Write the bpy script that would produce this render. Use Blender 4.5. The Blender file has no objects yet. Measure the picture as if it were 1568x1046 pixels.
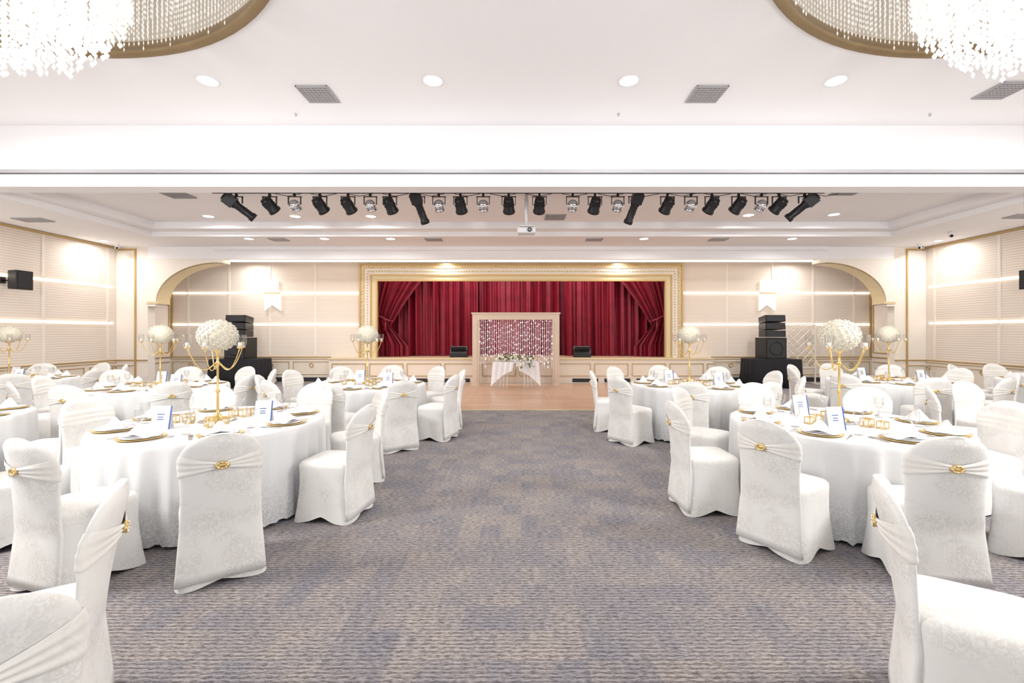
import bpy, math, random
from mathutils import Vector, Matrix
random.seed(7)
S=bpy.context.scene
COL=S.collection
pi=math.pi
sin,cos=math.sin,math.cos

def lin(c):
    r=[]
    for x in c:
        x=x/255.0
        r.append(x/12.92 if x<=0.04045 else ((x+0.055)/1.055)**2.4)
    return (r[0],r[1],r[2],1.0)

def mat(name,c,rough=0.5,metal=0.0,emit=0.0,ec=None,alpha=1.0,trans=0.0,sheen=0.0,spec=None):
    m=bpy.data.materials.new(name); m.use_nodes=True
    b=m.node_tree.nodes['Principled BSDF']
    b.inputs['Base Color'].default_value=lin(c)
    b.inputs['Roughness'].default_value=rough
    b.inputs['Metallic'].default_value=metal
    if emit>0:
        b.inputs['Emission Color'].default_value=lin(ec or c)
        b.inputs['Emission Strength'].default_value=emit
    b.inputs['Alpha'].default_value=alpha
    b.inputs['Transmission Weight'].default_value=trans
    b.inputs['Sheen Weight'].default_value=sheen
    if spec is not None: b.inputs['Specular IOR Level'].default_value=spec
    return m

def nd(m,t,**k):
    n=m.node_tree.nodes.new(t)
    for a,v in k.items(): setattr(n,a,v)
    return n
def lk(m,a,b): m.node_tree.links.new(a,b)
def math_n(m,op,a,b=None,c=None):
    n=nd(m,'ShaderNodeMath',operation=op)
    for i,x in enumerate((a,b,c)):
        if x is None: continue
        if isinstance(x,(int,float)): n.inputs[i].default_value=x
        else: lk(m,x,n.inputs[i])
    return n.outputs[0]
def mixc(m,f,a,b,bt='MIX'):
    n=nd(m,'ShaderNodeMix',data_type='RGBA',blend_type=bt)
    if isinstance(f,(int,float)): n.inputs[0].default_value=f
    else: lk(m,f,n.inputs[0])
    for i,x in ((6,a),(7,b)):
        if isinstance(x,tuple): n.inputs[i].default_value=x
        else: lk(m,x,n.inputs[i])
    return n.outputs[2]
def bsdf(m): return m.node_tree.nodes['Principled BSDF']
def add_bump(m,h,strength=0.3,dist=0.01):
    n=nd(m,'ShaderNodeBump'); n.inputs['Strength'].default_value=strength; n.inputs['Distance'].default_value=dist
    lk(m,h,n.inputs['Height']); lk(m,n.outputs[0],bsdf(m).inputs['Normal'])

# ---------------- materials
M={}
M['ceil']=mat('ceiling_paint',(242,241,244),0.8)
n=nd(M['ceil'],'ShaderNodeTexNoise'); n.inputs['Scale'].default_value=40; add_bump(M['ceil'],n.outputs[0],0.03,0.01)
M['cream']=mat('cream_paint',(236,228,219),0.6)
M['wains']=mat('wainscot_paint',(228,217,203),0.5)
M['gold']=mat('gold_trim',(190,162,110),0.4,0.45)
M['goldpale']=mat('pale_gold',(218,201,164),0.5,0.15)
M['goldshiny']=mat('gold_metal',(222,192,128),0.28,0.85)
M['goldring']=mat('gold_rim_dark',(150,128,96),0.4,0.5)
M['chwall']=mat('chandelier_housing',(206,198,186),0.35,0.3)
M['black']=mat('black_metal',(24,24,27),0.4,0.2)
M['blackcloth']=mat('black_cloth',(24,24,30),0.9)
M['grille']=mat('speaker_grille',(44,44,48),0.7)
M['chrome']=mat('chrome',(205,205,210),0.12,0.95)
M['lens']=mat('lens_glass',(150,155,165),0.05,0.3)
M['white']=mat('white_plastic',(236,236,238),0.4)
M['gapshade']=mat('painted_gap_shade',(182,182,186),0.8)  # grey colour stands in for the shade of the cove gap
M['vent']=mat('vent_grey',(165,163,166),0.6)
M['ventd']=mat('vent_dark',(96,94,96),0.8)
M['led']=mat('led_strip',(255,246,232),0.5,0,4.8,(255,241,220))
M['ledb']=mat('led_cove',(255,250,242),0.5,0,3.0,(255,248,240))
M['lamp']=mat('lamp_disc',(255,255,255),0.5,0,14.0,(255,252,248))
M['wood_arch']=mat('arch_wood',(216,197,180),0.5)
M['flower']=mat('flower_petals',(246,240,222),0.8,sheen=0.3)
M['leaf']=mat('leaves',(84,110,74),0.7)
M['candle']=mat('candle_wax',(250,244,230),0.5)
M['blue']=mat('card_blue',(72,98,165),0.5)
M['paper']=mat('card_paper',(240,240,243),0.6)
M['sconce']=mat('sconce_glass',(246,242,236),0.4,0,0.35,(255,244,230))
M['steel']=mat('cutlery',(190,188,186),0.2,0.9)
M['crystal']=mat('crystal_bead',(236,235,234),0.15,0.0,0.25,(255,251,246))  # weak glow stands in for light caught by the beads
M['frost']=mat('frosted_crystal',(228,227,225),0.25,0.0,0.22,(255,252,246))  # weak glow stands in for the chandelier light inside the crystals
M['wire']=mat('glowing_strand',(234,232,236),0.25,0.1,0.22,(242,242,250))  # crystal curtain strand, weak glow stands in for its shine
M['spark']=mat('painted_glint',(250,250,255),0.2,0,2.0,(250,250,255))  # glowing beads stand in for glints on the crystal curtain, not lamps
M['acrylic']=mat('white_acrylic',(236,230,222),0.2)

g=bpy.data.materials.new('clear_glass'); g.use_nodes=True
nt=g.node_tree; nt.nodes.remove(nt.nodes['Principled BSDF']); out=nt.nodes['Material Output']
tr=nt.nodes.new('ShaderNodeBsdfTransparent'); gl=nt.nodes.new('ShaderNodeBsdfGlossy'); gl.inputs['Roughness'].default_value=0.05
mx=nt.nodes.new('ShaderNodeMixShader'); fr=nt.nodes.new('ShaderNodeLayerWeight'); fr.inputs[0].default_value=0.35
nt.links.new(fr.outputs['Facing'],mx.inputs[0]); nt.links.new(tr.outputs[0],mx.inputs[1]); nt.links.new(gl.outputs[0],mx.inputs[2]); nt.links.new(mx.outputs[0],out.inputs[0])
tr.inputs[0].default_value=(.93,.93,.93,1)
M['glass']=g

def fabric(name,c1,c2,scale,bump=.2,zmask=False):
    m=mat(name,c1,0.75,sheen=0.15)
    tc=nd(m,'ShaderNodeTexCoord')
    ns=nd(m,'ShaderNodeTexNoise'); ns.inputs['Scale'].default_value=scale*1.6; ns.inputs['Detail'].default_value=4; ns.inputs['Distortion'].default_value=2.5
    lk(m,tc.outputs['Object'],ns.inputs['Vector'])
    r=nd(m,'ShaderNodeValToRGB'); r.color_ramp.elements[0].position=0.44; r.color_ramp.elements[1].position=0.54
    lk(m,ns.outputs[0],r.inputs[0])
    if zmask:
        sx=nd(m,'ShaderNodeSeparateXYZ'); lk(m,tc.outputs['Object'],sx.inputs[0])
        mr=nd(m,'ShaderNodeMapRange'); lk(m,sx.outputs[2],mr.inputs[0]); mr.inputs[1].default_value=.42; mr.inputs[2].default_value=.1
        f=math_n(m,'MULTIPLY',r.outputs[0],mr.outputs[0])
    else:
        big=nd(m,'ShaderNodeTexNoise'); big.inputs['Scale'].default_value=5; lk(m,tc.outputs['Object'],big.inputs['Vector'])
        r2=nd(m,'ShaderNodeValToRGB'); r2.color_ramp.elements[0].position=0.42; r2.color_ramp.elements[1].position=0.6
        lk(m,big.outputs[0],r2.inputs[0])
        f=math_n(m,'MULTIPLY',r.outputs[0],r2.outputs[0])
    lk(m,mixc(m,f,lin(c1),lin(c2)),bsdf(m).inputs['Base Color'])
    if not zmask: add_bump(m,ns.outputs[0],bump,0.008)
    else:
        n2=nd(m,'ShaderNodeTexNoise'); n2.inputs['Scale'].default_value=9; add_bump(m,n2.outputs[0],0.15,0.02)
    return m
M['chair']=fabric('lace_chair_cover',(233,232,230),(220,218,215),20,.14)
M['sash']=fabric('satin_sash',(234,232,228),(228,226,221),6,.08)
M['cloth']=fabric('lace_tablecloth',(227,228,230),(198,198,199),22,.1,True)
M['napkin']=mat('white_napkin',(236,236,238),0.8)

m=mat('red_velvet',(120,8,34),0.5,sheen=0.6); b=bsdf(m); b.inputs['Sheen Tint'].default_value=lin((255,110,135)); b.inputs['Sheen Roughness'].default_value=0.3
tc=nd(m,'ShaderNodeTexCoord'); n=nd(m,'ShaderNodeTexNoise'); n.inputs['Scale'].default_value=3
lk(m,tc.outputs['Object'],n.inputs['Vector'])
lk(m,mixc(m,n.outputs[0],lin((94,4,24)),lin((146,12,44))),b.inputs['Base Color'])
M['velvet']=m

m=mat('ribbed_wall_panel',(228,216,204),0.7)
tc=nd(m,'ShaderNodeTexCoord'); sx=nd(m,'ShaderNodeSeparateXYZ'); lk(m,tc.outputs['Object'],sx.inputs[0])
s=math_n(m,'SINE',math_n(m,'MULTIPLY',sx.outputs[2],2*pi/0.06))
s=math_n(m,'MULTIPLY_ADD',s,0.5,0.5)
lk(m,mixc(m,s,lin((219,206,194)),lin((235,224,213))),bsdf(m).inputs['Base Color'])
add_bump(m,s,0.12,0.008)
M['rib']=m

# carpet
m=mat('patterned_carpet',(160,153,155),0.95,spec=0.1)
tc=nd(m,'ShaderNodeTexCoord'); sx=nd(m,'ShaderNodeSeparateXYZ'); lk(m,tc.outputs['Object'],sx.inputs[0])
wob=nd(m,'ShaderNodeTexNoise'); wob.inputs['Scale'].default_value=12; wob.inputs['Detail'].default_value=2
lk(m,tc.outputs['Object'],wob.inputs['Vector'])
yy=math_n(m,'MULTIPLY_ADD',wob.outputs[0],0.012,sx.outputs[1])
cm=nd(m,'ShaderNodeCombineXYZ'); lk(m,math_n(m,'MULTIPLY',sx.outputs[0],24.0),cm.inputs[0]); lk(m,math_n(m,'MULTIPLY',yy,110.0),cm.inputs[1])
st=nd(m,'ShaderNodeTexNoise'); st.inputs['Scale'].default_value=1.0; st.inputs['Detail'].default_value=4; st.inputs['Roughness'].default_value=0.8
lk(m,cm.outputs[0],st.inputs['Vector'])
lines=math_n(m,'MULTIPLY_ADD',math_n(m,'SINE',math_n(m,'MULTIPLY',yy,2*pi/0.028)),0.5,0.5)
comb=math_n(m,'MULTIPLY_ADD',lines,0.10,math_n(m,'MULTIPLY',st.outputs[0],0.9))
r=nd(m,'ShaderNodeValToRGB'); r.color_ramp.elements[0].position=0.40; r.color_ramp.elements[1].position=0.59
lk(m,comb,r.inputs[0])
fx=math_n(m,'FLOOR',math_n(m,'MULTIPLY',sx.outputs[0],1/0.16)); fy=math_n(m,'FLOOR',math_n(m,'MULTIPLY',yy,1/0.22))
c2=nd(m,'ShaderNodeCombineXYZ'); lk(m,fx,c2.inputs[0]); lk(m,fy,c2.inputs[1])
wn=nd(m,'ShaderNodeTexWhiteNoise',noise_dimensions='2D'); lk(m,c2.outputs[0],wn.inputs['Vector'])
bl=nd(m,'ShaderNodeTexNoise'); bl.inputs['Scale'].default_value=3.5; bl.inputs['Detail'].default_value=3; lk(m,tc.outputs['Object'],bl.inputs['Vector'])
pf=math_n(m,'MULTIPLY_ADD',wn.outputs['Value'],0.6,math_n(m,'MULTIPLY_ADD',bl.outputs[0],0.9,-0.2))
cl=nd(m,'ShaderNodeClamp'); lk(m,pf,cl.inputs[0])
dark=mixc(m,cl.outputs[0],lin((84,83,92)),lin((100,95,97)))
light=mixc(m,cl.outputs[0],lin((144,143,152)),lin((180,171,165)))
lk(m,mixc(m,r.outputs[0],dark,light),bsdf(m).inputs['Base Color'])
add_bump(m,comb,0.3,0.008)
M['carpet']=m

m=mat('wood_floor',(196,158,130),0.3)
tc=nd(m,'ShaderNodeTexCoord')
br=nd(m,'ShaderNodeTexBrick'); br.inputs['Scale'].default_value=1.0; br.inputs['Brick Width'].default_value=1.2; br.inputs['Row Height'].default_value=0.14
br.inputs['Mortar Size'].default_value=0.004
br.inputs['Color1'].default_value=lin((206,172,148)); br.inputs['Color2'].default_value=lin((190,154,128)); br.inputs['Mortar'].default_value=lin((140,108,88))
lk(m,tc.outputs['Object'],br.inputs['Vector'])
lk(m,br.outputs[0],bsdf(m).inputs['Base Color'])
M['wood']=m
m=mat('ornate_gold',(208,182,130),0.45,0.3)
tc=nd(m,'ShaderNodeTexCoord'); v=nd(m,'ShaderNodeTexVoronoi'); v.inputs['Scale'].default_value=22; lk(m,tc.outputs['Object'],v.inputs['Vector'])
lk(m,mixc(m,v.outputs['Distance'],lin((222,204,166)),lin((186,162,118))),bsdf(m).inputs['Base Color']); add_bump(m,v.outputs['Distance'],0.4,0.02)
M['ornate']=m

# ---------------- mesh builder
class B:
    def __init__(s): s.v=[];s.f=[];s.mi=[];s.sm=[];s.mats=[]
    def mid(s,k):
        if k not in s.mats: s.mats.append(k)
        return s.mats.index(k)
    def add(s,vs,fs,k,smooth=False,T=None):
        o=len(s.v); i=s.mid(k)
        for p in vs:
            p=Vector(p)
            if T is not None: p=T@p
            s.v.append(p)
        for f in fs:
            s.f.append([a+o for a in f]); s.mi.append(i); s.sm.append(smooth)
    def box(s,c,d,k,T=None):
        x,y,z=[a/2 for a in d]; cx,cy,cz=c
        vs=[(cx+i*x,cy+j*y,cz+l*z) for i in(-1,1) for j in(-1,1) for l in(-1,1)]
        fs=[(0,1,3,2),(4,6,7,5),(0,4,5,1),(2,3,7,6),(0,2,6,4),(1,5,7,3)]
        s.add(vs,fs,k,False,T)
    def bb(s,x0,x1,y0,y1,z0,z1,k,T=None): s.box(((x0+x1)/2,(y0+y1)/2,(z0+z1)/2),(abs(x1-x0),abs(y1-y0),abs(z1-z0)),k,T)
    def loft(s,rings,k,c0=True,c1=True,smooth=True,T=None,closed=True):
        n=len(rings[0]); vs=[p for r in rings for p in r]; fs=[]
        for a in range(len(rings)-1):
            for i in range(n if closed else n-1):
                j=(i+1)%n
                fs.append((a*n+i,a*n+j,(a+1)*n+j,(a+1)*n+i))
        if c0: fs.append(tuple(reversed(range(n))))
        if c1: fs.append(tuple((len(rings)-1)*n+i for i in range(n)))
        s.add(vs,fs,k,smooth,T)
    def cyl(s,p,q,r0,r1,k,n=12,caps=True,smooth=True,T=None):
        p=Vector(p);q=Vector(q); d=(q-p).normalized(); a=d.orthogonal().normalized(); b=d.cross(a)
        R=[[c+(a*cos(2*pi*i/n)+b*sin(2*pi*i/n))*r for i in range(n)] for c,r in((p,r0),(q,r1))]
        s.loft(R,k,caps,caps,smooth,T)
    def lathe(s,prof,k,n=24,o=(0,0,0),T=None,c0=True,c1=True):
        R=[[(o[0]+r*cos(2*pi*i/n),o[1]+r*sin(2*pi*i/n),o[2]+z) for i in range(n)] for r,z in prof]
        s.loft(R,k,c0,c1,True,T)
    def tube(s,pts,r,k,n=6,T=None):
        pts=[Vector(p) for p in pts]; R=[]
        for i,p in enumerate(pts):
            d=(pts[min(i+1,len(pts)-1)]-pts[max(i-1,0)]).normalized()
            a=d.cross(Vector((0.13,0.21,1))).normalized() if abs(d.z)<0.95 else d.cross(Vector((0,1,0.1))).normalized()
            b=d.cross(a)
            R.append([p+(a*cos(2*pi*j/n)+b*sin(2*pi*j/n))*r for j in range(n)])
        s.loft(R,k,True,True,True,T)
    def sphere(s,c,r,k,n=12,m=8,T=None,sc=(1,1,1)):
        R=[]
        for a in range(1,m):
            t=-pi/2+pi*a/m
            R.append([(c[0]+r*sc[0]*cos(t)*cos(2*pi*i/n),c[1]+r*sc[1]*cos(t)*sin(2*pi*i/n),c[2]+r*sc[2]*sin(t)) for i in range(n)])
        s.loft(R,k,True,True,True,T)
    def torus(s,c,R,r,k,axis='y',n=20,m=8,T=None,sx=1,sz=1):
        vs=[];fs=[]
        for i in range(n):
            A=2*pi*i/n
            for j in range(m):
                bb=2*pi*j/m; rr=R+r*cos(bb)
                u,v,w=rr*cos(A)*sx,rr*sin(A)*sz,r*sin(bb)
                if axis=='y': p=(c[0]+u,c[1]+w,c[2]+v)
                elif axis=='x': p=(c[0]+w,c[1]+u,c[2]+v)
                else: p=(c[0]+u,c[1]+v,c[2]+w)
                vs.append(p)
        for i in range(n):
            for j in range(m):
                fs.append((i*m+j,((i+1)%n)*m+j,((i+1)%n)*m+(j+1)%m,i*m+(j+1)%m))
        s.add(vs,fs,k,True,T)
    def octa(s,c,r,h,k):
        x,y,z=c
        s.add([(x+r,y,z),(x,y+r,z),(x-r,y,z),(x,y-r,z),(x,y,z+h),(x,y,z-h)],[(0,1,4),(1,2,4),(2,3,4),(3,0,4),(1,0,5),(2,1,5),(3,2,5),(0,3,5)],k)
    def mesh(s,name):
        me=bpy.data.meshes.new(name); me.from_pydata([tuple(p) for p in s.v],[],s.f)
        for k in s.mats: me.materials.append(M[k])
        me.polygons.foreach_set('material_index',s.mi); me.polygons.foreach_set('use_smooth',s.sm)
        me.update(); return me
    def obj(s,name,loc=(0,0,0),rz=0): return inst(name,s.mesh(name),loc,rz)
def inst(name,me,loc=(0,0,0),rz=0,parent=None):
    o=bpy.data.objects.new(name,me); o.location=loc; o.rotation_euler=(0,0,rz); COL.objects.link(o)
    if parent: o.parent=parent
    return o

F=697.0; EYE=1.58
def X(px,Y): return (px-798)*Y/F
def Z(py,Y): return EYE+(510-py)*Y/F

# ---------------- room shell
WX=11.4
YF=7.5; HC=5.0; LC=4.0; TC=4.28
b=B(); b.bb(-WX-.2,WX+.2,-5,17.4,-0.1,0,'carpet'); b.obj('floor')
b=B(); b.bb(-5.2,5.2,9.33,14.15,0.0,0.012,'wood'); b.bb(-5.2,5.2,9.29,9.33,0,0.016,'goldpale'); b.obj('dance_floor')

for sgn,nm in((-1,'wall_left'),(1,'wall_right')):
    b=B()
    b.bb(sgn*WX,sgn*(WX+.2),-5,14.7,0,HC+.1,'rib')
    b.obj(nm)
    b=B(); x=sgn*(WX-0.012)
    b.bb(x,sgn*WX,-5,12.8,0,.80,'wains')
    xx=sgn*(WX-.03)
    b.bb(xx,sgn*WX,-5,12.8,.80,.83,'gold'); b.bb(xx,sgn*WX,-5,12.8,.745,.76,'gold')
    b.bb(xx,sgn*WX,-5,12.8,0,.12,'wains')
    for z in (1.85,2.85):
        b.bb(sgn*(WX-.02),sgn*WX,-5,12.7,z-.018,z+.018,'led')
    b.bb(sgn*(WX-.04),sgn*WX,-5,12.8,3.94,3.985,'gold')
    for y in (2.3,4.3,6.3,8.3,10.85,12.55):
        b.bb(sgn*(WX-.016),sgn*WX,y-.03,y+.03,.85,3.93,'cream')
    y=-4.5
    while y<12.6:
        y1=min(y+1.35,12.7)
        for (a0,a1,z0,z1) in((y,y1,.66,.672),(y,y1,.18,.192),(y,y+.012,.192,.66),(y1-.012,y1,.192,.66)):
            b.bb(xx,sgn*WX,a0,a1,z0,z1,'gold')
        b.torus((xx,y+.72,.60),.055,.012,'gold','x')
        y+=1.5
    b.obj('trim_1' if sgn<0 else 'trim_2')

b=B()
YB=14.5
for sgn in(-1,1):
    b.bb(sgn*5.1,sgn*11.4,YB,YB+.15,0,3.95,'rib')
b.bb(-5.1,5.1,YB,YB+.15,3.55,3.95,'cream')
b.obj('wall_back')
b=B()
for sgn in(-1,1):
    A=lambda x0,x1,y,z0,z1,k: b.bb(sgn*x0,sgn*x1,y,YB,z0,z1,k)
    A(6.0,11.14,YB-.012,0,.80,'wains')
    A(6.05,11.14,YB-.03,.80,.83,'gold'); A(6.05,11.14,YB-.03,.745,.76,'gold')
    for z in(1.85,2.85): A(5.14,11.08,YB-.02,z-.018,z+.018,'led')
    for x in(6.55,8.0,9.3,10.6): A(x-.03,x+.03,YB-.016,.85,3.8,'cream')
    A(11.09,11.14,YB-.04,.85,3.8,'gold')
    x=6.1
    while x<11:
        x1=min(x+1.15,11.1)
        for (a0,a1,z0,z1) in((x,x1,.66,.672),(x,x1,.26,.272),(x,x+.012,.272,.66),(x1-.012,x1,.272,.66)):
            A(a0,a1,YB-.03,z0,z1,'gold')
        b.torus((sgn*(x+.57),YB-.03,.56),.06,.012,'gold','y')
        x+=1.28
    A(6.2,11.0,YB-.04,.04,.17,'grille')
b.obj('trim_3')

for sgn,nm in((-1,'wall_alcove_left'),(1,'wall_alcove_right')):
    b=B(); b.bb(sgn*11.15,sgn*11.398,13.05,YB,0,3.84,'cream')
    xi=sgn*11.15; xo=sgn*11.12
    for (y0,y1,z0,z1) in((13.3,14.4,2.45,2.47),(13.3,14.4,.95,.97),(14.38,14.4,.97,2.45),(13.3,13.32,.97,2.45),(13.1,14.45,.8,.83),(13.3,14.4,.66,.675)):
        b.bb(xi,xo,y0,y1,z0,z1,'gold')
    b.obj(nm)

for sgn,nm in((-1,'arch_column'),(1,'arch_column')):
    b=B()
    b.bb(sgn*10.5,sgn*(WX-.005),12.8,13.05,0,LC,'cream')
    b.bb(sgn*10.82,sgn*10.86,12.77,12.8,.0,3.9,'gold'); b.bb(sgn*10.82,sgn*(WX-.045),12.77,12.8,3.9,3.95,'gold')
    b.bb(sgn*10.5,sgn*10.82,12.77,12.8,.8,.83,'gold'); b.bb(sgn*10.86,sgn*(WX-.04),12.77,12.8,.8,.83,'gold'); b.bb(sgn*10.9,sgn*11.35,12.77,12.8,.66,.675,'gold')
    n=20; pts=[]
    x0,x1,z0,z1=10.26,8.55,2.46,3.56
    for i in range(n+1):
        t=pi/2*i/n
        pts.append((x1+(x0-x1)*cos(t), z0+(z1-z0)*sin(t)))
    fr=[(10.5,2.46)]+pts+[(8.4,3.56),(8.4,3.66),(10.5,3.66)]
    R=[[(sgn*x,y,z) for x,z in fr] for y in(12.8,13.15)]
    b.loft(R,'cream',True,True,False)
    for i in range(n):
        (xa,za),(xb,zb)=pts[i],pts[i+1]
        vs=[(sgn*xa,12.83,za-.012),(sgn*xb,12.83,zb-.012),(sgn*xb,13.3,zb-.012),(sgn*xa,13.3,za-.012)]
        b.add(vs,[(0,1,2,3)],'goldpale')
        b.cyl((sgn*xa,12.8,za),(sgn*xb,12.8,zb),.009,.009,'gold',6)
    b.bb(sgn*10.18,sgn*10.5,12.76,13.2,2.4,2.46,'goldpale'); b.bb(sgn*10.27,sgn*10.5,12.78,13.15,2.33,2.4,'cream')
    b.obj(nm)

b=B(); b.bb(-10.5,10.5,12.802,13.0,3.662,LC,'ceil'); b.bb(-8.6,8.6,12.7,12.8,3.9,LC,'ceil'); b.obj('beam')
b=B(); b.bb(-WX,WX,13.0,14.7,3.84,3.95,'ceil'); b.obj('ceiling_alcove')
b=B(); b.bb(-8.35,8.35,13.02,13.06,3.62,3.68,'led'); b.obj('led_strip_light')

b=B(); b.bb(-5.09,5.09,14.5,17,0.0,.77,'wains'); b.bb(-6.0,6.0,14.2,14.49,0.0,.755,'wains'); b.bb(-6.02,6.02,14.16,14.49,.755,.80,'goldpale'); b.bb(-5.09,5.09,14.5,17,.77,.79,'wood')
x=-5.9
while x<5.8:
    x1=x+1.05
    for (a0,a1,z0,z1) in((x,x1,.62,.632),(x,x1,.24,.252),(x,x+.012,.252,.62),(x1-.012,x1,.252,.62)):
        b.bb(a0,a1,14.17,14.2,z0,z1,'gold')
    x+=1.17
for i in range(-5,6):
    if abs(i)<2: continue
    b.bb(i*1.0-.4,i*1.0+.4,14.18,14.2,.05,.16,'grille')
b.obj('stage_platform')
b=B(); b.bb(-5.6,5.6,17,17.1,.79,4.2,'cream'); b.bb(-5.7,-5.6,14.65,17.1,.79,4.2,'cream'); b.bb(5.6,5.7,14.65,17.1,.79,4.2,'cream'); b.bb(-5.7,5.7,14.65,17.1,4.2,4.3,'cream'); b.obj('wall_stage')

b=B()
def frame(w0,w1,z0,zt0,zt1,y,k):
    b.bb(-w1,-w0,y,YB,z0,zt0,k); b.bb(w0,w1,y,YB,z0,zt0,k); b.bb(-w1,w1,y,YB,zt0,zt1,k)
frame(5.07,5.12,.80,3.73,3.78,14.36,'gold')
frame(4.97,5.07,.80,3.63,3.73,14.39,'ornate')
frame(4.78,4.97,.80,3.44,3.63,14.43,'cream')
frame(4.74,4.78,.80,3.40,3.44,14.38,'gold')
frame(4.60,4.74,.80,3.27,3.40,14.42,'goldpale')
frame(4.55,4.60,.80,3.22,3.27,14.40,'gold')
for i in range(110):
    b.sphere((-4.85+i*9.7/109,14.42,3.535),.028,'goldpale',8,6)
for sgn in(-1,1):
    for i in range(30): b.sphere((sgn*4.875,14.42,.9+i*.088),.026,'goldpale',8,6)
b.obj('proscenium_frame')

# ---------------- ceiling high with circular holes
CX,CY,CR=5.0,2.1,3.5
cu=bpy.data.curves.new('cc','CURVE'); cu.dimensions='2D'; cu.fill_mode='BOTH'
def poly(pts):
    sp=cu.splines.new('POLY'); sp.points.add(len(pts)-1)
    for p,q in zip(sp.points,pts): p.co=(q[0],q[1],0,1)
    sp.use_cyclic_u=True
poly([(-WX,-5),(WX,-5),(WX,YF+.05),(-WX,YF+.05)])
for sgn in(-1,1): poly([(sgn*CX+CR*cos(2*pi*i/96),CY+CR*sin(2*pi*i/96)) for i in range(96)])
to=bpy.data.objects.new('tmp',cu); COL.objects.link(to)
bpy.context.view_layer.update()
dg=bpy.context.evaluated_depsgraph_get()
me=bpy.data.meshes.new_from_object(to.evaluated_get(dg)); bpy.data.objects.remove(to)
me.materials.clear(); me.materials.append(M['ceil'])
inst('ceiling',me,(0,0,HC))
b=B()
b.bb(-WX,WX,YF,YF+.12,4.28,HC,'ceil')
b.bb(-WX,WX,YF+.12,YF+.3,4.2,4.35,'ceil')
b.bb(-WX,WX,YF+.005,YF+.10,4.235,4.28,'gapshade')  # nearly flush strip, gap shade painted in grey
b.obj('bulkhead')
b=B(); b.bb(-WX,WX,YF-.02,YF+.02,4.07,4.16,'ledb'); b.obj('led_cove_light')
b=B()
b.bb(-WX,WX,YF+.02,YF+.35,LC,4.2,'ceil')
T0,T1,TX=YF+.35,11.4,9.26
b.bb(-WX,WX,T1,12.8,LC,LC+.4,'ceil')
for sgn in(-1,1):
    b.bb(sgn*TX,sgn*WX,T0,T1,LC,LC+.4,'ceil')
    b.bb(sgn*(TX-.35),sgn*TX,T0,T1,LC+.12,LC+.4,'ceil')
b.bb(-TX+.35,TX-.35,T0,T1-.35,TC,TC+.12,'ceil')
b.bb(-TX+.35,TX-.35,T1-.35,T1,LC+.12,LC+.4,'ceil')
b.obj('ceiling_low')

# ---------------- vents / downlights
def vent(x,y,z,w=.43,d=.43):
    b=B(); b.bb(-w/2,w/2,-d/2,d/2,-.012,0,'ventd')
    n=9
    for i in range(n):
        yy=-d/2+d*(i+.5)/n
        b.bb(-w/2,w/2,yy-.012,yy+.012,-.02,-.01,'vent')
    for i in range(8):
        xx=-w/2+w*(i+.5)/8
        b.bb(xx-.006,xx+.006,-d/2,d/2,-.018,-.01,'vent')
    for s_ in(-1,1):
        b.bb(s_*w/2-.01,s_*w/2+.01,-d/2-.01,d/2+.01,-.022,0,'vent'); b.bb(-w/2,w/2,s_*d/2-.01,s_*d/2+.01,-.023,0,'vent')
    b.obj('ceiling_vent',(x,y,z))
for px in(487,1082,1535): vent(X(px,6.5 if px<1500 else 6.4),6.5 if px<1500 else 6.4,HC)
for px,py in((850,332),(270,297),(1300,292)): 
    Y=F*(TC-EYE)/(510-py); vent(X(px,Y),Y,TC,.45,.45)
for px in(427,664,910,1100): vent(X(px,11.75),11.75,LC,.4,.3)
vent(-10.4,9.7,LC,.6,.3); vent(10.4,9.4,LC,.6,.3)
b=B(); b.cyl((0,0,0),(0,0,-.03),.02,.012,'chrome',10); b.cyl((0,0,-.03),(0,0,-.034),.018,.018,'chrome',10); SPR=b.mesh('ceiling_sprinkler')
for px in(453,947,1424): inst('ceiling_sprinkler',SPR,(X(px,7.1),7.1,HC))
b=B(); b.cyl((0,0,0),(0,0,-.05),.04,.04,'white',12); b.cyl((0,0,-.09),(0,-.16,-.12),.04,.04,'white',12); b.cyl((0,-.16,-.12),(0,-.17,-.122),.033,.033,'black',12); b.cyl((0,0,-.05),(0,-.02,-.1),.015,.015,'white',8); SC=b.mesh('security_camera')
inst('security_camera',SC,(X(180,12.4),12.4,LC-.001),.6); inst('security_camera',SC,(X(1407,12.4),12.4,LC-.001),-.6); inst('security_camera',SC,(X(1455,10.9),10.9,LC-.001),-.6)

def disc_light(x,y,z,power,size=.2,spread=170,col=(1,.985,.955)):
    ld=bpy.data.lights.new('downlight_lamp','AREA'); ld.shape='DISK'; ld.size=size; ld.energy=power; ld.color=col; ld.spread=math.radians(spread)
    o=bpy.data.objects.new('lamp',ld); o.location=(0,0,-.03); COL.objects.link(o)
    return o
b=B(); b.lathe([(.138,0),(.141,-.008),(.136,-.014),(.130,-.010)],'white',28,c0=False,c1=False); b.lathe([(.001,-.009),(.132,-.009)],'lamp',28,c1=False); dlm=b.mesh('downlight')
def downlight(x,y,z,power,s=1.0):
    o=inst('downlight',dlm,(x,y,z)); o.scale=(s,s,1)
    l=disc_light(x,y,z,power); l.parent=o
for px in(318,663,963,1280): downlight(X(px,6.16),6.16,HC,26,.95)
for x in(-7.6,7.6): downlight(x,6.16,HC,24,.95)
for px,py in((319,337),(452,337),(568,335),(1146,329),(1277,328)):
    Y=F*(TC-EYE)/(510-py); Y2=min(Y,10.5); downlight(X(px,Y2),Y2,TC,26,.85)
for px in(381,497,598,986,1213): downlight(X(px,11.65),11.65,LC,28,.8)
for x in(-10.9,10.9):
    for y in(11.9,8.8): downlight(x,y,LC,22,.7)
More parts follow.
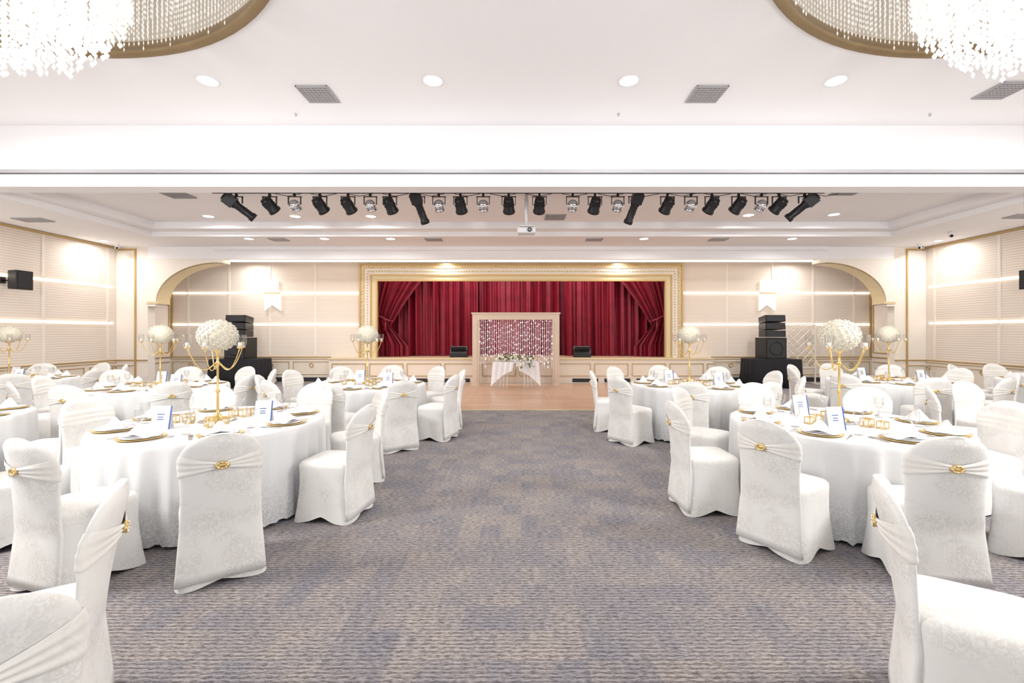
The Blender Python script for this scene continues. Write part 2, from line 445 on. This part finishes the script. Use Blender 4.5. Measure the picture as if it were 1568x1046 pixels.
for x in(-8.4,8.4): downlight(x,13.9,3.84,20,.5)
for px in(681,950): downlight(X(px,14.15),14.15,3.84,10,.6)

def area(x,y,z,sx,sy,p,rot=(0,0,0),nm='softlight'):
    ld=bpy.data.lights.new(nm,'AREA'); ld.shape='RECTANGLE'; ld.size=sx; ld.size_y=sy; ld.energy=p; ld.color=(1,.98,.96)
    o=bpy.data.objects.new(nm,ld); o.location=(x,y,z); o.rotation_euler=rot; COL.objects.link(o)
area(0,14.9,4.1,8.5,.25,125,(math.radians(18),0,0),'added_curtain_light')  # added lamp without a fixture, brightens the red curtains

# ---------------- chandeliers
b=B()
N=96
b.loft([[(r*cos(2*pi*i/N),r*sin(2*pi*i/N),z) for i in range(N)] for r,z in((CR+.02,-.03),(CR-.07,-.03),(CR-.07,.02),(CR-.03,.05),(CR-.03,.14))],'goldring',False,False,True)
b.loft([[(r*cos(2*pi*i/N),r*sin(2*pi*i/N),z) for i in range(N)] for r,z in((CR-.03,.14),(CR-.02,1.0))],'chwall',False,False,True)
b.loft([[(r*cos(2*pi*i/N),r*sin(2*pi*i/N),z) for i in range(N)] for r,z in((CR-.02,1.0),(.01,1.0))],'ceil',False,False,False)
def strand(x,y,z0,z1,r,h,k,step,jit=0):
    z=z0
    while z>z1:
        b.octa((x+random.uniform(-jit,jit),y+random.uniform(-jit,jit),z),r*random.uniform(.75,1.25),h,k); z-=step
for R,nn,zb in((CR-.12,330,-.02),(CR-.24,280,.02),(CR-.40,220,.06),(CR-.6,150,.1)):
    for i in range(nn):
        a=2*pi*i/nn
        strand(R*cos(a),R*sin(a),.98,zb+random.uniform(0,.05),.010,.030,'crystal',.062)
for R,nn,zb in((2.42,200,-.84),(2.30,180,-.92),(2.15,140,-.97),(1.95,100,-1.02)):
    for i in range(nn):
        a=2*pi*i/nn+R
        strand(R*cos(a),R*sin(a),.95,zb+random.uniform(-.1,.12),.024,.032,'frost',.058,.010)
b.lathe([(2.4,.95),(2.4,.99)],'goldshiny',48,c1=False)
chm=b.mesh('crystal_chandelier')
for sgn in(-1,1):
    c=inst('crystal_chandelier',chm,(sgn*CX,CY,HC))
    ld=bpy.data.lights.new('bulb','POINT'); ld.energy=510; ld.shadow_soft_size=.6; ld.color=(1,.987,.97)
    o=bpy.data.objects.new('bulb',ld); o.location=(0,0,-1.9); COL.objects.link(o); o.parent=c
    ld=bpy.data.lights.new('bulb_up','POINT'); ld.energy=60; ld.shadow_soft_size=.3; ld.color=(1,.99,.97)
    o=bpy.data.objects.new('bulb_up',ld); o.location=(0,0,.3); COL.objects.link(o); o.parent=c

# ---------------- lighting rig
PY=8.5; PZ=4.2
b=B(); b.cyl((X(325,PY),PY,PZ),(X(1262,PY),PY,PZ),.016,.016,'black',8)
for px in(340,560,720,880,1050,1250): b.cyl((X(px,PY),PY,PZ),(X(px,PY),PY,TC),.012,.012,'black',6)
for px in range(420,1250,55): b.tube([(X(px,PY),PY+.02,PZ-.01),(X(px+20,PY),PY+.02,PZ-.06),(X(px+40,PY),PY+.02,PZ-.01)],.006,'black',5)
b.obj('lighting_truss_pipe')
def yoke(b,w,zc):
    b.box((0,0,-.045),(.04,.04,.05),'black'); b.box((0,0,-.075),(2*w+.03,.03,.012),'black')
    for s_ in(-1,1): b.box((s_*w,0,(-.075+zc)/2),(.012,.03,abs(zc+.075)),'black')
def head(tilt,roll,kind):
    b=B()
    T=Matrix.Translation((0,0,-.23))@Matrix.Rotation(roll,4,'Y')@Matrix.Rotation(tilt,4,'X')
    if kind=='par':
        T=T@Matrix.Scale(.92,4)
        yoke(b,.125,-.23)
        b.lathe([(.03,.16),(.09,.15),(.105,.08),(.11,-.1),(.125,-.12),(.125,-.16),(.105,-.16),(.1,-.13)],'black',20,T=T)
        b.lathe([(.01,-.125),(.1,-.125)],'lens',20,T=T,c1=False)
        b.box((0,0,.06),(.17,.22,.1),'black',T=T)
        b.torus((0,0,.0),.112,.006,'grille','z',T=T)
    elif kind=='spot':
        yoke(b,.11,-.2)
        b.lathe([(.05,.26),(.09,.25),(.09,.02),(.07,-.02),(.07,-.28),(.085,-.3),(.085,-.36),(.075,-.36)],'black',20,T=T)
        b.lathe([(.005,-.34),(.075,-.34)],'lens',20,T=T,c1=False)
        b.box((0,.0,.13),(.2,.2,.18),'black',T=T)
        b.torus((0,0,-.15),.072,.006,'grille','z',T=T)
    else:
        yoke(b,.115,-.22)
        b.sphere((0,0,0),.1,'chrome',18,12,T=T)
        b.torus((0,0,0),.105,.01,'white','z',T=T)
        b.lathe([(.085,-.06),(.095,-.11),(.085,-.12)],'chrome',18,T=T)
    return b
def hm(kind,tilt,roll,nm): return head(tilt,roll,kind).mesh(nm)
for px,roll in((362,-.85),(641,-.3),(972,.3),(1232,.8)):
    inst('stage_profile_spotlight',hm('spot',.5,roll,'spot'),(X(px,PY),PY,PZ))
for i,px in enumerate((413,490,533,597,705,779,826,911,1022,1090,1131,1193)):
    roll=-(798-px)/798*1.1
    inst('stage_par_light',hm('par',.75,roll,'par'),(X(px,PY),PY,PZ))
for i,px in enumerate((451,567,672,740,877,946,1058,1166)):
    inst('stage_effect_light',hm('fx',.5,(px-798)/900,'fx'),(X(px,PY),PY,PZ))

b=B(); b.box((0,0,-.015),(.2,.2,.03),'white')
b.cyl((0,0,0),(0,0,-.66),.03,.03,'white',10); b.cyl((0,0,-.1),(0,0,-.4),.04,.04,'white',10)
b.box((0,0,-.66),(.26,.2,.02),'white')
b.loft([[(x*w,y*w2,z) for x,y in((-.17,-.14),(.17,-.14),(.17,.14),(-.17,.14))] for z,w,w2 in((-.69,.9,.9),(-.70,1,1),(-.79,1,1),(-.80,.9,.9))],'white',True,True,False)
b.cyl((.06,-.14,-.745),(.06,-.17,-.745),.04,.04,'black',14); b.cyl((.06,-.171,-.745),(.06,-.172,-.745),.03,.03,'lens',14)
for s_ in(-1,1): b.tube([(s_*.13,0,-.69),(0,0,-.6)],.008,'white',5)
b.obj('ceiling_projector',(X(806,8.75),8.75,TC))

# ---------------- wall speakers, sconces
def wallspk(sgn):
    b=B(); b.loft([[(x*w,y,z*h) for x,z in((-1,-1),(1,-1),(1,1),(-1,1))] for y,w,h in((-.16,.16,.2),(-.14,.17,.21),(.06,.14,.2),(.12,.1,.17))],'black',True,True,False)
    b.box((0,-.163,0),(.29,.01,.36),'grille'); b.cyl((0,.1,0),(0,.33,0),.02,.02,'black',8); b.box((0,.33,0),(.1,.02,.14),'black')
    b.obj('wall_speaker',(sgn*(WX-.345),10.0 if sgn<0 else 9.8,2.74),-sgn*pi/2)
wallspk(-1); wallspk(1)
for sgn in(-1,1):
    b=B(); k='sconce'
    b.bb(-.26,.14,-.06,0,.04,.40,k); 
    R=[[(-.30,y,-.55),(-.05,y,-.36),(.22,y,-.55),(.22,y,-.0),(-.30,y,-.0)] for y in(-.05,0)]
    b.loft(R,k,True,True,False)
    b.bb(-.31,.23,-.08,0,0,.04,'goldpale')
    b.obj('wall_sconce',(sgn*7.85,YB-.02,2.83))

# lattice acrylic screen
b=B()
hw=.42
b.bb(-hw-.03,-hw,-.02,.02,0,1.85,'acrylic'); b.bb(hw,hw+.03,-.02,.02,0,1.85,'acrylic'); b.bb(-hw,hw,-.02,.02,1.82,1.85,'acrylic'); b.bb(-hw,hw,-.02,.02,.5,.53,'acrylic')
for i in range(-5,6):
    for s_ in(-1,1):
        pts=[]
        for t in range(0,61):
            x=-hw+2*hw*t/60; z=1.17+s_*x+i*.24
            if .53<z<1.82: pts.append((x,0,z))
        if len(pts)>2: b.cyl(pts[0],pts[-1],.010,.010,'acrylic',6)
b.bb(-hw-.08,-hw+.05,-.15,.15,0,.03,'acrylic'); b.bb(hw-.05,hw+.08,-.15,.15,0,.03,'acrylic')
b.obj('lattice_screen',(X(1180,13.45)+1.33,14.15,0))

# ---------------- PA stacks
def pa(xc,yc):
    b=B()
    w,d,h=.70,.48,.82
    n=64; R=[]
    for z,e in((h,0),(h-.01,.01),(h*.5,.03),(0.01,.08)):
        ring=[]
        for i in range(n):
            a=2*pi*i/n; c,s_=cos(a),sin(a); q=(abs(c)**8+abs(s_)**8)**(-1/8)
            f=1+e*(1+.8*sin(a*18))*(1 if z<h else 0)
            ring.append((w*c*q*f,d*s_*q*f,z))
        R.append(ring)
    b.loft(R,'blackcloth',True,True,True)
    b.obj('draped_speaker_table',(xc,yc,0))
    b=B()
    b.bb(-.3,.3,-.3,.3,0,.62,'black'); b.bb(-.27,.27,-.312,-.3,.04,.58,'grille')
    b.torus((0,-.315,.31),.19,.012,'black','y')
    for i in range(3):
        z=.64+i*.21; T=Matrix.Translation((0,0,z))@Matrix.Rotation(-.06*i,4,'X')
        b.loft([[(x,y,zz) for x,y in((-.29,-.27),(.29,-.27),(.22,.25),(-.22,.25))] for zz in(0,.19)],'black',True,True,False,T)
        b.box((0,-.275,.095),(.52,.01,.16),'grille',T)
    b.obj('pa_speaker_stack',(xc,yc,h+.002))
pa(X(369,13.45),13.45); pa(X(1180,13.45),13.45)
for px in(703,891):
    b=B(); b.loft([[(x,-.2,0),(x,.2,0),(x,.2,.34),(x,.02,.36),(x,-.2,.14)] for x in(-.27,.27)],'black',True,True,False)
    T=Matrix.Translation((0,-.095,.25))@Matrix.Rotation(math.radians(-45),4,'X')
    b.box((0,0,.004),(.5,.26,.01),'grille',T)
    b.obj('stage_monitor_speaker',(X(px,14.85),14.85,.791))

# ---------------- curtains
def curtain(x0,x1,y,z0,z1,folds,amp,name,shape=None,n=None):
    b=B(); n=n or int(folds*12); rows=30; vs=[];fs=[]
    for j in range(rows+1):
        v=j/rows; z=z0+(z1-z0)*v
        for i in range(n+1):
            u=i/n
            xx=x0+(x1-x0)*u; zz=z
            if shape: xx,zz=shape(u,v)
            a=amp*(.7+.4*sin(u*23+1))
            w=sin(u*folds*2*pi+1.1*sin(u*17+v*.8))
            w=math.copysign(abs(w)**.7,w)
            yy=y+a*w+.35*a*sin(u*folds*4.7*pi+v*1.3)
            vs.append((xx,yy,zz))
    for j in range(rows):
        for i in range(n):
            a=j*(n+1)+i; fs.append((a,a+1,a+n+2,a+n+1))
    b.add(vs,fs,'velvet',True); return b
curtain(-5.0,5.0,16.3,.80,4.1,30,.15,'c').obj('stage_curtain')
def side(sgn):
    def shp(u,v):
        z=.80+3.2*v
        xo=4.95
        if v>.42:
            t=(v-.42)/.58; xi=4.38-(1.6*t**1.25)
        else:
            t=(.42-v)/.42; xi=4.38-.6*min(1,t*1.5)
        x=xo+(xi-xo)*u
        z=z-(0.4*u*(1-abs(v-.5)*2) if v<.95 else 0)
        return (sgn*x,max(z,.80))
    b=curtain(0,0,15.3,.8,4.0,7,.10,'c',shp,110)
    zt=2.15
    b.tube([(sgn*4.98,15.16,zt+.1),(sgn*4.7,15.12,zt-.02),(sgn*4.4,15.12,zt-.16),(sgn*4.33,15.3,zt-.18)],.03,'velvet',8)
    b.sphere((sgn*4.5,15.08,zt-.14),.05,'velvet',10,8)
    b.cyl((sgn*4.5,15.08,zt-.15),(sgn*4.5,15.08,zt-.5),.02,.055,'velvet',12)
    b.obj('tied_stage_curtain')
side(-1); side(1)
for s_ in(-1,1):
    x0,x1=sorted((s_*1.5,s_*4.7))
    curtain(x0,x1,15.8,.80,4.1,11,.15,'c').obj('stage_curtain')

# ---------------- wedding arch
AY=13.7
b=B(); w=1.3; h=2.17; t=.2
for s_ in(-1,1):
    b.bb(s_*w,s_*(w-t),-.12,.12,0,h-t,'wood_arch'); b.bb(s_*(w-.06),s_*(w-t+.06),-.135,.135,.1,h-t-.05,'wood_arch')
b.bb(-w,w,-.12,.12,h-t,h-.03,'wood_arch'); b.bb(-w-.03,w+.03,-.14,.14,h-.03,h+.01,'wood_arch')
for i in range(40):
    x=-1.08+2.16*i/39; ln=random.uniform(1.1,1.5)
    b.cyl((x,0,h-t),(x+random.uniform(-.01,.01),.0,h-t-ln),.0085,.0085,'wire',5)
    z=h-t-random.uniform(.02,.2)
    while z>h-t-ln:
        b.octa((x,random.uniform(-.02,.02),z),.017,.034,'spark' if random.random()<.45 else 'crystal'); z-=random.uniform(.12,.26)
b.obj('wedding_arch_backdrop',(X(790,AY),AY,.012))
b=B()
b.bb(-.62,.62,-.28,.28,.72,.75,'paper')
for s_ in(-1,1):
    for q in(-1,1): b.cyl((s_*.55,q*.22,0),(s_*.58,q*.24,.72),.015,.02,'paper',8)
    for x in (.25,.35,.45):
        b.cyl((s_*x,-.26,0),(s_*x*.9,-.26,.72),.012,.012,'paper',8)
for s_ in(-1,1):
    vs=[];fs=[]
    for j in range(9):
        for i in range(21):
            u=i/20;v=j/8
            vs.append((s_*(.05+.6*u+.05*v),-.31-.02*sin(u*24)-.03*v,.755-.72*v*(.35+.6*u**1.5)))
    for j in range(8):
        for i in range(20): fs.append((j*21+i,j*21+i+1,j*21+i+22,j*21+i+21))
    b.add(vs,fs,'paper',True)
b.obj('sweetheart_table',(X(790,13.1),13.05,.012))
b=B()
for i in range(190):
    x=random.uniform(-.55,.5); d=abs(x)
    y=random.uniform(-.2,.1); z=random.uniform(.03,.18*(1.1-d))
    if x>.1 and random.random()<.5: y=-.40; z=random.uniform(-.2,.1)
    if random.random()<.3: b.sphere((x,y,z+.03),.035,'flower',8,6)
    else:
        T=Matrix.Translation((x,y,z+.03))@Matrix.Rotation(random.uniform(0,6),4,'Z')@Matrix.Rotation(random.uniform(-.8,.8),4,'X')
        b.add([(0,0,0),(.025,.05,.01),(0,.12,0),(-.025,.05,.01)],[(0,1,2,3)],'leaf',True,T)
b.obj('flower_garland',(X(790,13.1),13.05,.765))

# ---------------- banquet chair
def chair_mesh(seed):
    b=B(); n=72
    R=[]
    prof=[(0.0,.256,1.0),(.03,.252,1.0),(.1,.243,.7),(.2,.233,.4),(.3,.226,.25),(.4,.226,.1),(.45,.228,0),(.475,.225,0),(.493,.208,0),(.503,.17,0),(.508,.08,0),(.509,.005,0)]
    for z,hw,pin in prof:
        ring=[]
        for i in range(n):
            a=2*pi*i/n; c,s_=cos(a),sin(a)
            e=6
            q=(abs(c)**e+abs(s_)**e)**(-1/e)
            corner=(abs(sin(2*a)))**1.3
            rr=hw*q*(1-.08*pin*(1-corner))
            rip=.003*sin(a*9+z*8+seed)*pin
            k=(1-corner)**1.1
            if s_<-.7: k*=.55
            zz=z+ (.055*k if z<.01 else (.042*k if z<.05 else (.012*k if z<.15 else 0)))
            ring.append(((rr+rip)*c,(rr+rip)*s_*1.04+.01,zz))
        R.append(ring)
    b.loft(R,'chair',False,True)
    def bw(z):
        t=(z-.36)/.60
        if t<0: return .222+(-t*.6)*.07
        if t<.66: w=.222-.008*sin(pi*t/.66)+.006*t
        else:
            u=(t-.66)/.34; w=.226*max(0,(1-u**2.7))**.5
        return max(w,.004)
    def by(z): 
        t=(z-.36)/.6
        if t<0: return -.203+t*.6*.085
        return -.203-.075*t-.03*t*t
    def cv(z): return .9*max(0,min(1,(z-.40)/.35))
    def ring(z):
        w=bw(z); th=.034
        if z>.9: th*=max(.25,((.962-z)/.062))**.5
        out=[]
        for i in range(48):
            a=2*pi*i/48; c,s_=cos(a),sin(a); e=2.6; q=(abs(c)**e+abs(s_)**e)**(-1/e)
            x=w*c*q
            zz=z
            if z<.08: zz=z+.02*(1-min(1,abs(x)/w))
            out.append((x,by(z)+th*s_*q+cv(z)*x*x,zz))
        return out
    zs=[.035,.1,.18,.26,.33,.36,.42,.5,.58,.66,.74,.77,.8,.83,.86,.88,.9,.915,.928,.938,.946,.952,.957,.96]
    b.loft([ring(z) for z in zs],'chair')
    m_=17; zc=.765
    rings=[]
    for j in range(m_):
        v=-1+2*j/(m_-1)
        out=[]
        for i in range(64):
            a=2*pi*i/64; c,s_=cos(a),sin(a)
            back=max(0,-s_)
            hh=.07
            xr=abs(c)
            if s_<0: hh=.017+.054*min(1,xr**1.1*1.05)
            z=zc+v*hh
            w=bw(z)+.006; th=.034+.006+ (.009*back*(1-xr))
            e=2.6; q=(abs(c)**e+abs(s_)**e)**(-1/e)
            pl=.0026*cos(v*pi*3.2+.5+xr)*(1.5-xr)
            if abs(v)>.99: pl=-.005
            x=(w+pl)*c*q
            out.append((x,by(z)+(th+pl)*s_*q+cv(z)*x*x,z))
        rings.append(out)
    b.loft(rings,'sash',False,False)
    y=by(zc)-.053
    b.torus((0,y,zc),.019,.007,'goldshiny','y',20,8,sx=1.6,sz=1.0)
    b.sphere((0,y+.002,zc),.014,'goldshiny',12,8,sc=(1.8,.5,1))
    for i in range(8):
        a=2*pi*i/8; b.sphere((.029*cos(a),y-.006,zc+.018*sin(a)),.004,'crystal',6,4)
    return b.mesh('banquet_chair')
CM=[chair_mesh(i) for i in range(3)]
placed=[]
def chair(x,y,face,force=False,md=.6):
    if not force:
        for (a,c) in placed:
            if (a-x)**2+(c-y)**2<md*md: return
    placed.append((x,y))
    inst('banquet_chair',CM[len(placed)%3],(x,y,0),math.radians(face-90))

# ---------------- tables
def table_mesh():
    b=B(); n=180; H=.77; R0=.905; R=[]
    prof=[(.001,H,0),(.5,H,0),(R0-.03,H,0),(R0-.01,H-.004,0),(R0,H-.016,0),(R0+.003,H-.06,.25),(R0+.002,.6,.55),(R0+.002,.4,.85),(R0+.006,.2,1),(R0+.01,.015,1.1)]
    for r,z,f in prof:
        ring=[]
        for i in range(n):
            a=2*pi*i/n
            w=sin(a*15+.9*sin(a*3)); 
            fo=f*(.048*(1-abs(w))**1.2-.022+.010*sin(a*29+2))
            zz=z+(.018*abs(sin(a*30)) if z<.05 else 0)
            ring.append(((r+fo)*cos(a),(r+fo)*sin(a),zz))
        R.append(ring)
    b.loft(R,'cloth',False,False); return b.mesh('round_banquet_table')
TM=table_mesh()
def center_mesh():
    b=B(); k='goldshiny'
    b.lathe([(.15,0),(.15,.008),(.13,.012)],'chrome',32)
    b.lathe([(.08,.012),(.075,.03),(.035,.045),(.016,.07),(.012,.1),(.010,.25),(.02,.27),(.010,.29),(.009,.5),(.018,.515),(.025,.53),(.010,.55),(.012,.62),(.04,.65),(.05,.66)],k,20)
    for i in range(5):
        a=2*pi*i/5+.3; d=Vector((cos(a),sin(a),0)); pts=[]
        for t in range(13):
            u=t/12; r=.02+.21*u; z=.53-.07*sin(u*pi*1.1)+.10*u**3*1.2
            pts.append(tuple(d*r+Vector((0,0,z))))
        b.tube(pts,.0045,k,6)
        e=pts[-1]
        b.lathe([(.006,-.01),(.024,0),(.026,.006)],k,14,e)
        b.lathe([(.024,.006),(.032,.03),(.036,.07),(.034,.12)],'glass',16,e,c0=False,c1=False)
        b.cyl((e[0],e[1],e[2]+.005),(e[0],e[1],e[2]+.05),.016,.016,'candle',10)
    N=130; g_=pi*(3-5**.5); ZC=.785
    for i in range(N):
        z=1-2*(i+.5)/N; r=(1-z*z)**.5; th=i*g_
        c=Vector((0,0,ZC))+Vector((r*cos(th),r*sin(th),z*.87))*.142
        q=Vector((r*cos(th),r*sin(th),z)).to_track_quat('Z','Y').to_matrix().to_4x4()
        T=Matrix.Translation(c)@q@Matrix.Rotation(random.uniform(0,6),4,'Z')
        for (rr,hh,np_) in((.031,.0,5),(.020,.010,5),(.011,.018,4)):
            for kk in range(np_):
                A=2*pi*kk/np_+hh*60
                def pt(ra,an,zz): return (ra*cos(an),ra*sin(an),zz+hh)
                vs=[(0,0,hh-.004),pt(rr*.7,A-.7,.010),pt(rr*1.1,A-.3,.004),pt(rr*1.1,A+.3,.004),pt(rr*.7,A+.7,.010)]
                b.add(vs,[(0,1,2,3,4)],'flower',True,T)
    b.sphere((0,0,ZC),.146,'flower',16,12,sc=(1,1,.87))
    return b.mesh('floral_candelabra')
CEN=center_mesh()
def setting_mesh():
    b=B()
    b.lathe([(.001,.004),(.1,.004),(.115,.006),(.155,.014),(.16,.013),(.155,.008),(.1,0)],'goldshiny',32,c0=False)
    b.lathe([(.001,.012),(.09,.012),(.135,.02),(.132,.016),(.09,.007)],'white',32,c0=False)
    T=Matrix.Translation((0,0,.016))
    b.add([(-.1,-.05,0),(.1,-.05,0),(.07,.07,0),(-.07,.07,0),(-.01,-.015,.1),(.012,.01,.09),(0,-.06,.02)],[(0,6,4),(6,1,5,4),(1,2,5),(2,3,4,5),(3,0,4)],'napkin',False,T)
    b.add([(-.12,-.07,.004),(.12,-.07,.004),(.12,.03,.01),(-.12,.03,.01)],[(0,1,2,3)],'napkin',False,T)
    for x in(-.2,-.185,.19):
        b.box((x,-.01,.003),(.007,.17,.003),'steel'); b.box((x,.075,.004),(.018,.05,.003),'steel')
    return b.mesh('place_setting')
SET=setting_mesh()
b=B(); b.lathe([(.032,0),(.03,.004),(.005,.01),(.004,.075),(.02,.09),(.036,.12),(.038,.15),(.033,.185)],'glass',18,c1=False); GL=b.mesh('wine_glass')
b=B(); 
b.add([(-.07,-.04,0),(.07,-.04,0),(.07,0,.19),(-.07,0,.19),(.07,.04,0),(-.07,.04,0)],[(0,1,2,3),(3,2,4,5)],'paper')
b.add([(.07,-.041,0),(.083,-.041,0),(.083,-.001,.19),(.07,-.001,.19)],[(0,1,2,3)],'blue')
for (u,hw_) in((.62,.03),(.50,.022),(.40,.026)):
    z=.19*u; yy=-.04+.04*u-.002
    b.add([(-hw_,yy,z),(hw_,yy,z),(hw_,yy+.0015,z+.007),(-hw_,yy+.0015,z+.007)],[(0,1,2,3)],'blue')
CARD=b.mesh('menu_card')
b=B()
for dx,dy,s_ in((0,0,.07),(.1,.04,.06),(-.05,.1,.055)):
    for ex in(-1,1):
        for ey in(-1,1): b.box((dx+ex*s_/2,dy+ey*s_/2,s_/2),(.006,.006,s_),'goldshiny')
        for zz in(0.004,s_): 
            b.box((dx+ex*s_/2,dy,zz),(.006,s_,.006),'goldshiny'); b.box((dx,dy+ex*s_/2,zz),(s_,.006,.006),'goldshiny')
    b.cyl((dx,dy,.004),(dx,dy,s_*.7),s_*.32,s_*.32,'candle',12)
VOT=b.mesh('gold_votive_holder')

def table(x,y,base,nch,md=.6,auto=True,dist=1.25,cards=None):
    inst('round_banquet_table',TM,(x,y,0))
    H=.772
    inst('floral_candelabra',CEN,(x,y,H),random.uniform(0,1))
    for i in range(nch):
        a=math.radians(base+360/nch*i)
        if auto: chair(x+dist*cos(a),y+dist*sin(a),math.degrees(a)+180+random.uniform(-5,5),md=md)
        inst('place_setting',SET,(x+.71*cos(a),y+.71*sin(a),H),a+pi/2)
        a2=a+pi/nch
        inst('wine_glass',GL,(x+.58*cos(a2),y+.58*sin(a2),H))
    for a in(190,290,60):
        a=math.radians(a); inst('gold_votive_holder',VOT,(x+.24*cos(a),y+.24*sin(a),H),a)
    for ad,rr in (cards or ((-25,.42),(125,.40))):
        a=math.radians(ad); inst('menu_card',CARD,(x+rr*cos(a),y+rr*sin(a),H),.1)

# foreground chairs (their tables sit just outside the view)
chair(-1.51,1.22,140,True); chair(-1.93,1.74,214,True)
chair(1.80,1.80,-34,True); chair(1.70,1.12,35,True)
table(-3.2,1.2,0,8,auto=False); table(3.15,1.2,0,8,auto=False)
chair(-2.02,3.07,124,True); chair(-1.62,4.0,172,True); chair(-2.88,2.97,72,True)
table(-2.8,4.2,-10,8,cards=((-5,.45),(-125,.42)))
chair(1.98,3.42,32,True); chair(1.66,4.15,2,True); chair(2.66,3.03,80,True); chair(3.72,3.25,132,True)
table(2.9,4.15,0,8,cards=((-130,.44),(110,.4)))
table(-2.45,7.25,-18,10,.5)
table(2.68,7.25,170,9,.5)
table(-5.55,7.0,-8,9,.55)
table(6.3,7.8,10,9,.55)
table(-9.0,8.0,0,9,.55)
table(9.3,7.7,0,9,.55)
table(-5.9,4.3,10,8,.6)
table(6.0,4.4,10,8,.6)
table(-8.8,5.2,20,8,.6)

# ---------------- camera, world
w=bpy.data.worlds.new('World'); S.world=w; w.use_nodes=True
bg=w.node_tree.nodes['Background']; bg.inputs[0].default_value=(.98,.99,1,1); bg.inputs[1].default_value=1.2
cd=bpy.data.cameras.new('Camera'); cd.lens=16; cd.sensor_width=36; cd.shift_x=(784-798)/1568; cd.shift_y=-(523-510)/1568
cd.clip_start=.05
co=bpy.data.objects.new('Camera',cd); co.location=(0,0,EYE); co.rotation_euler=(pi/2,0,0); COL.objects.link(co); S.camera=co
S.view_settings.view_transform='Standard'
S.view_settings.exposure=0.08
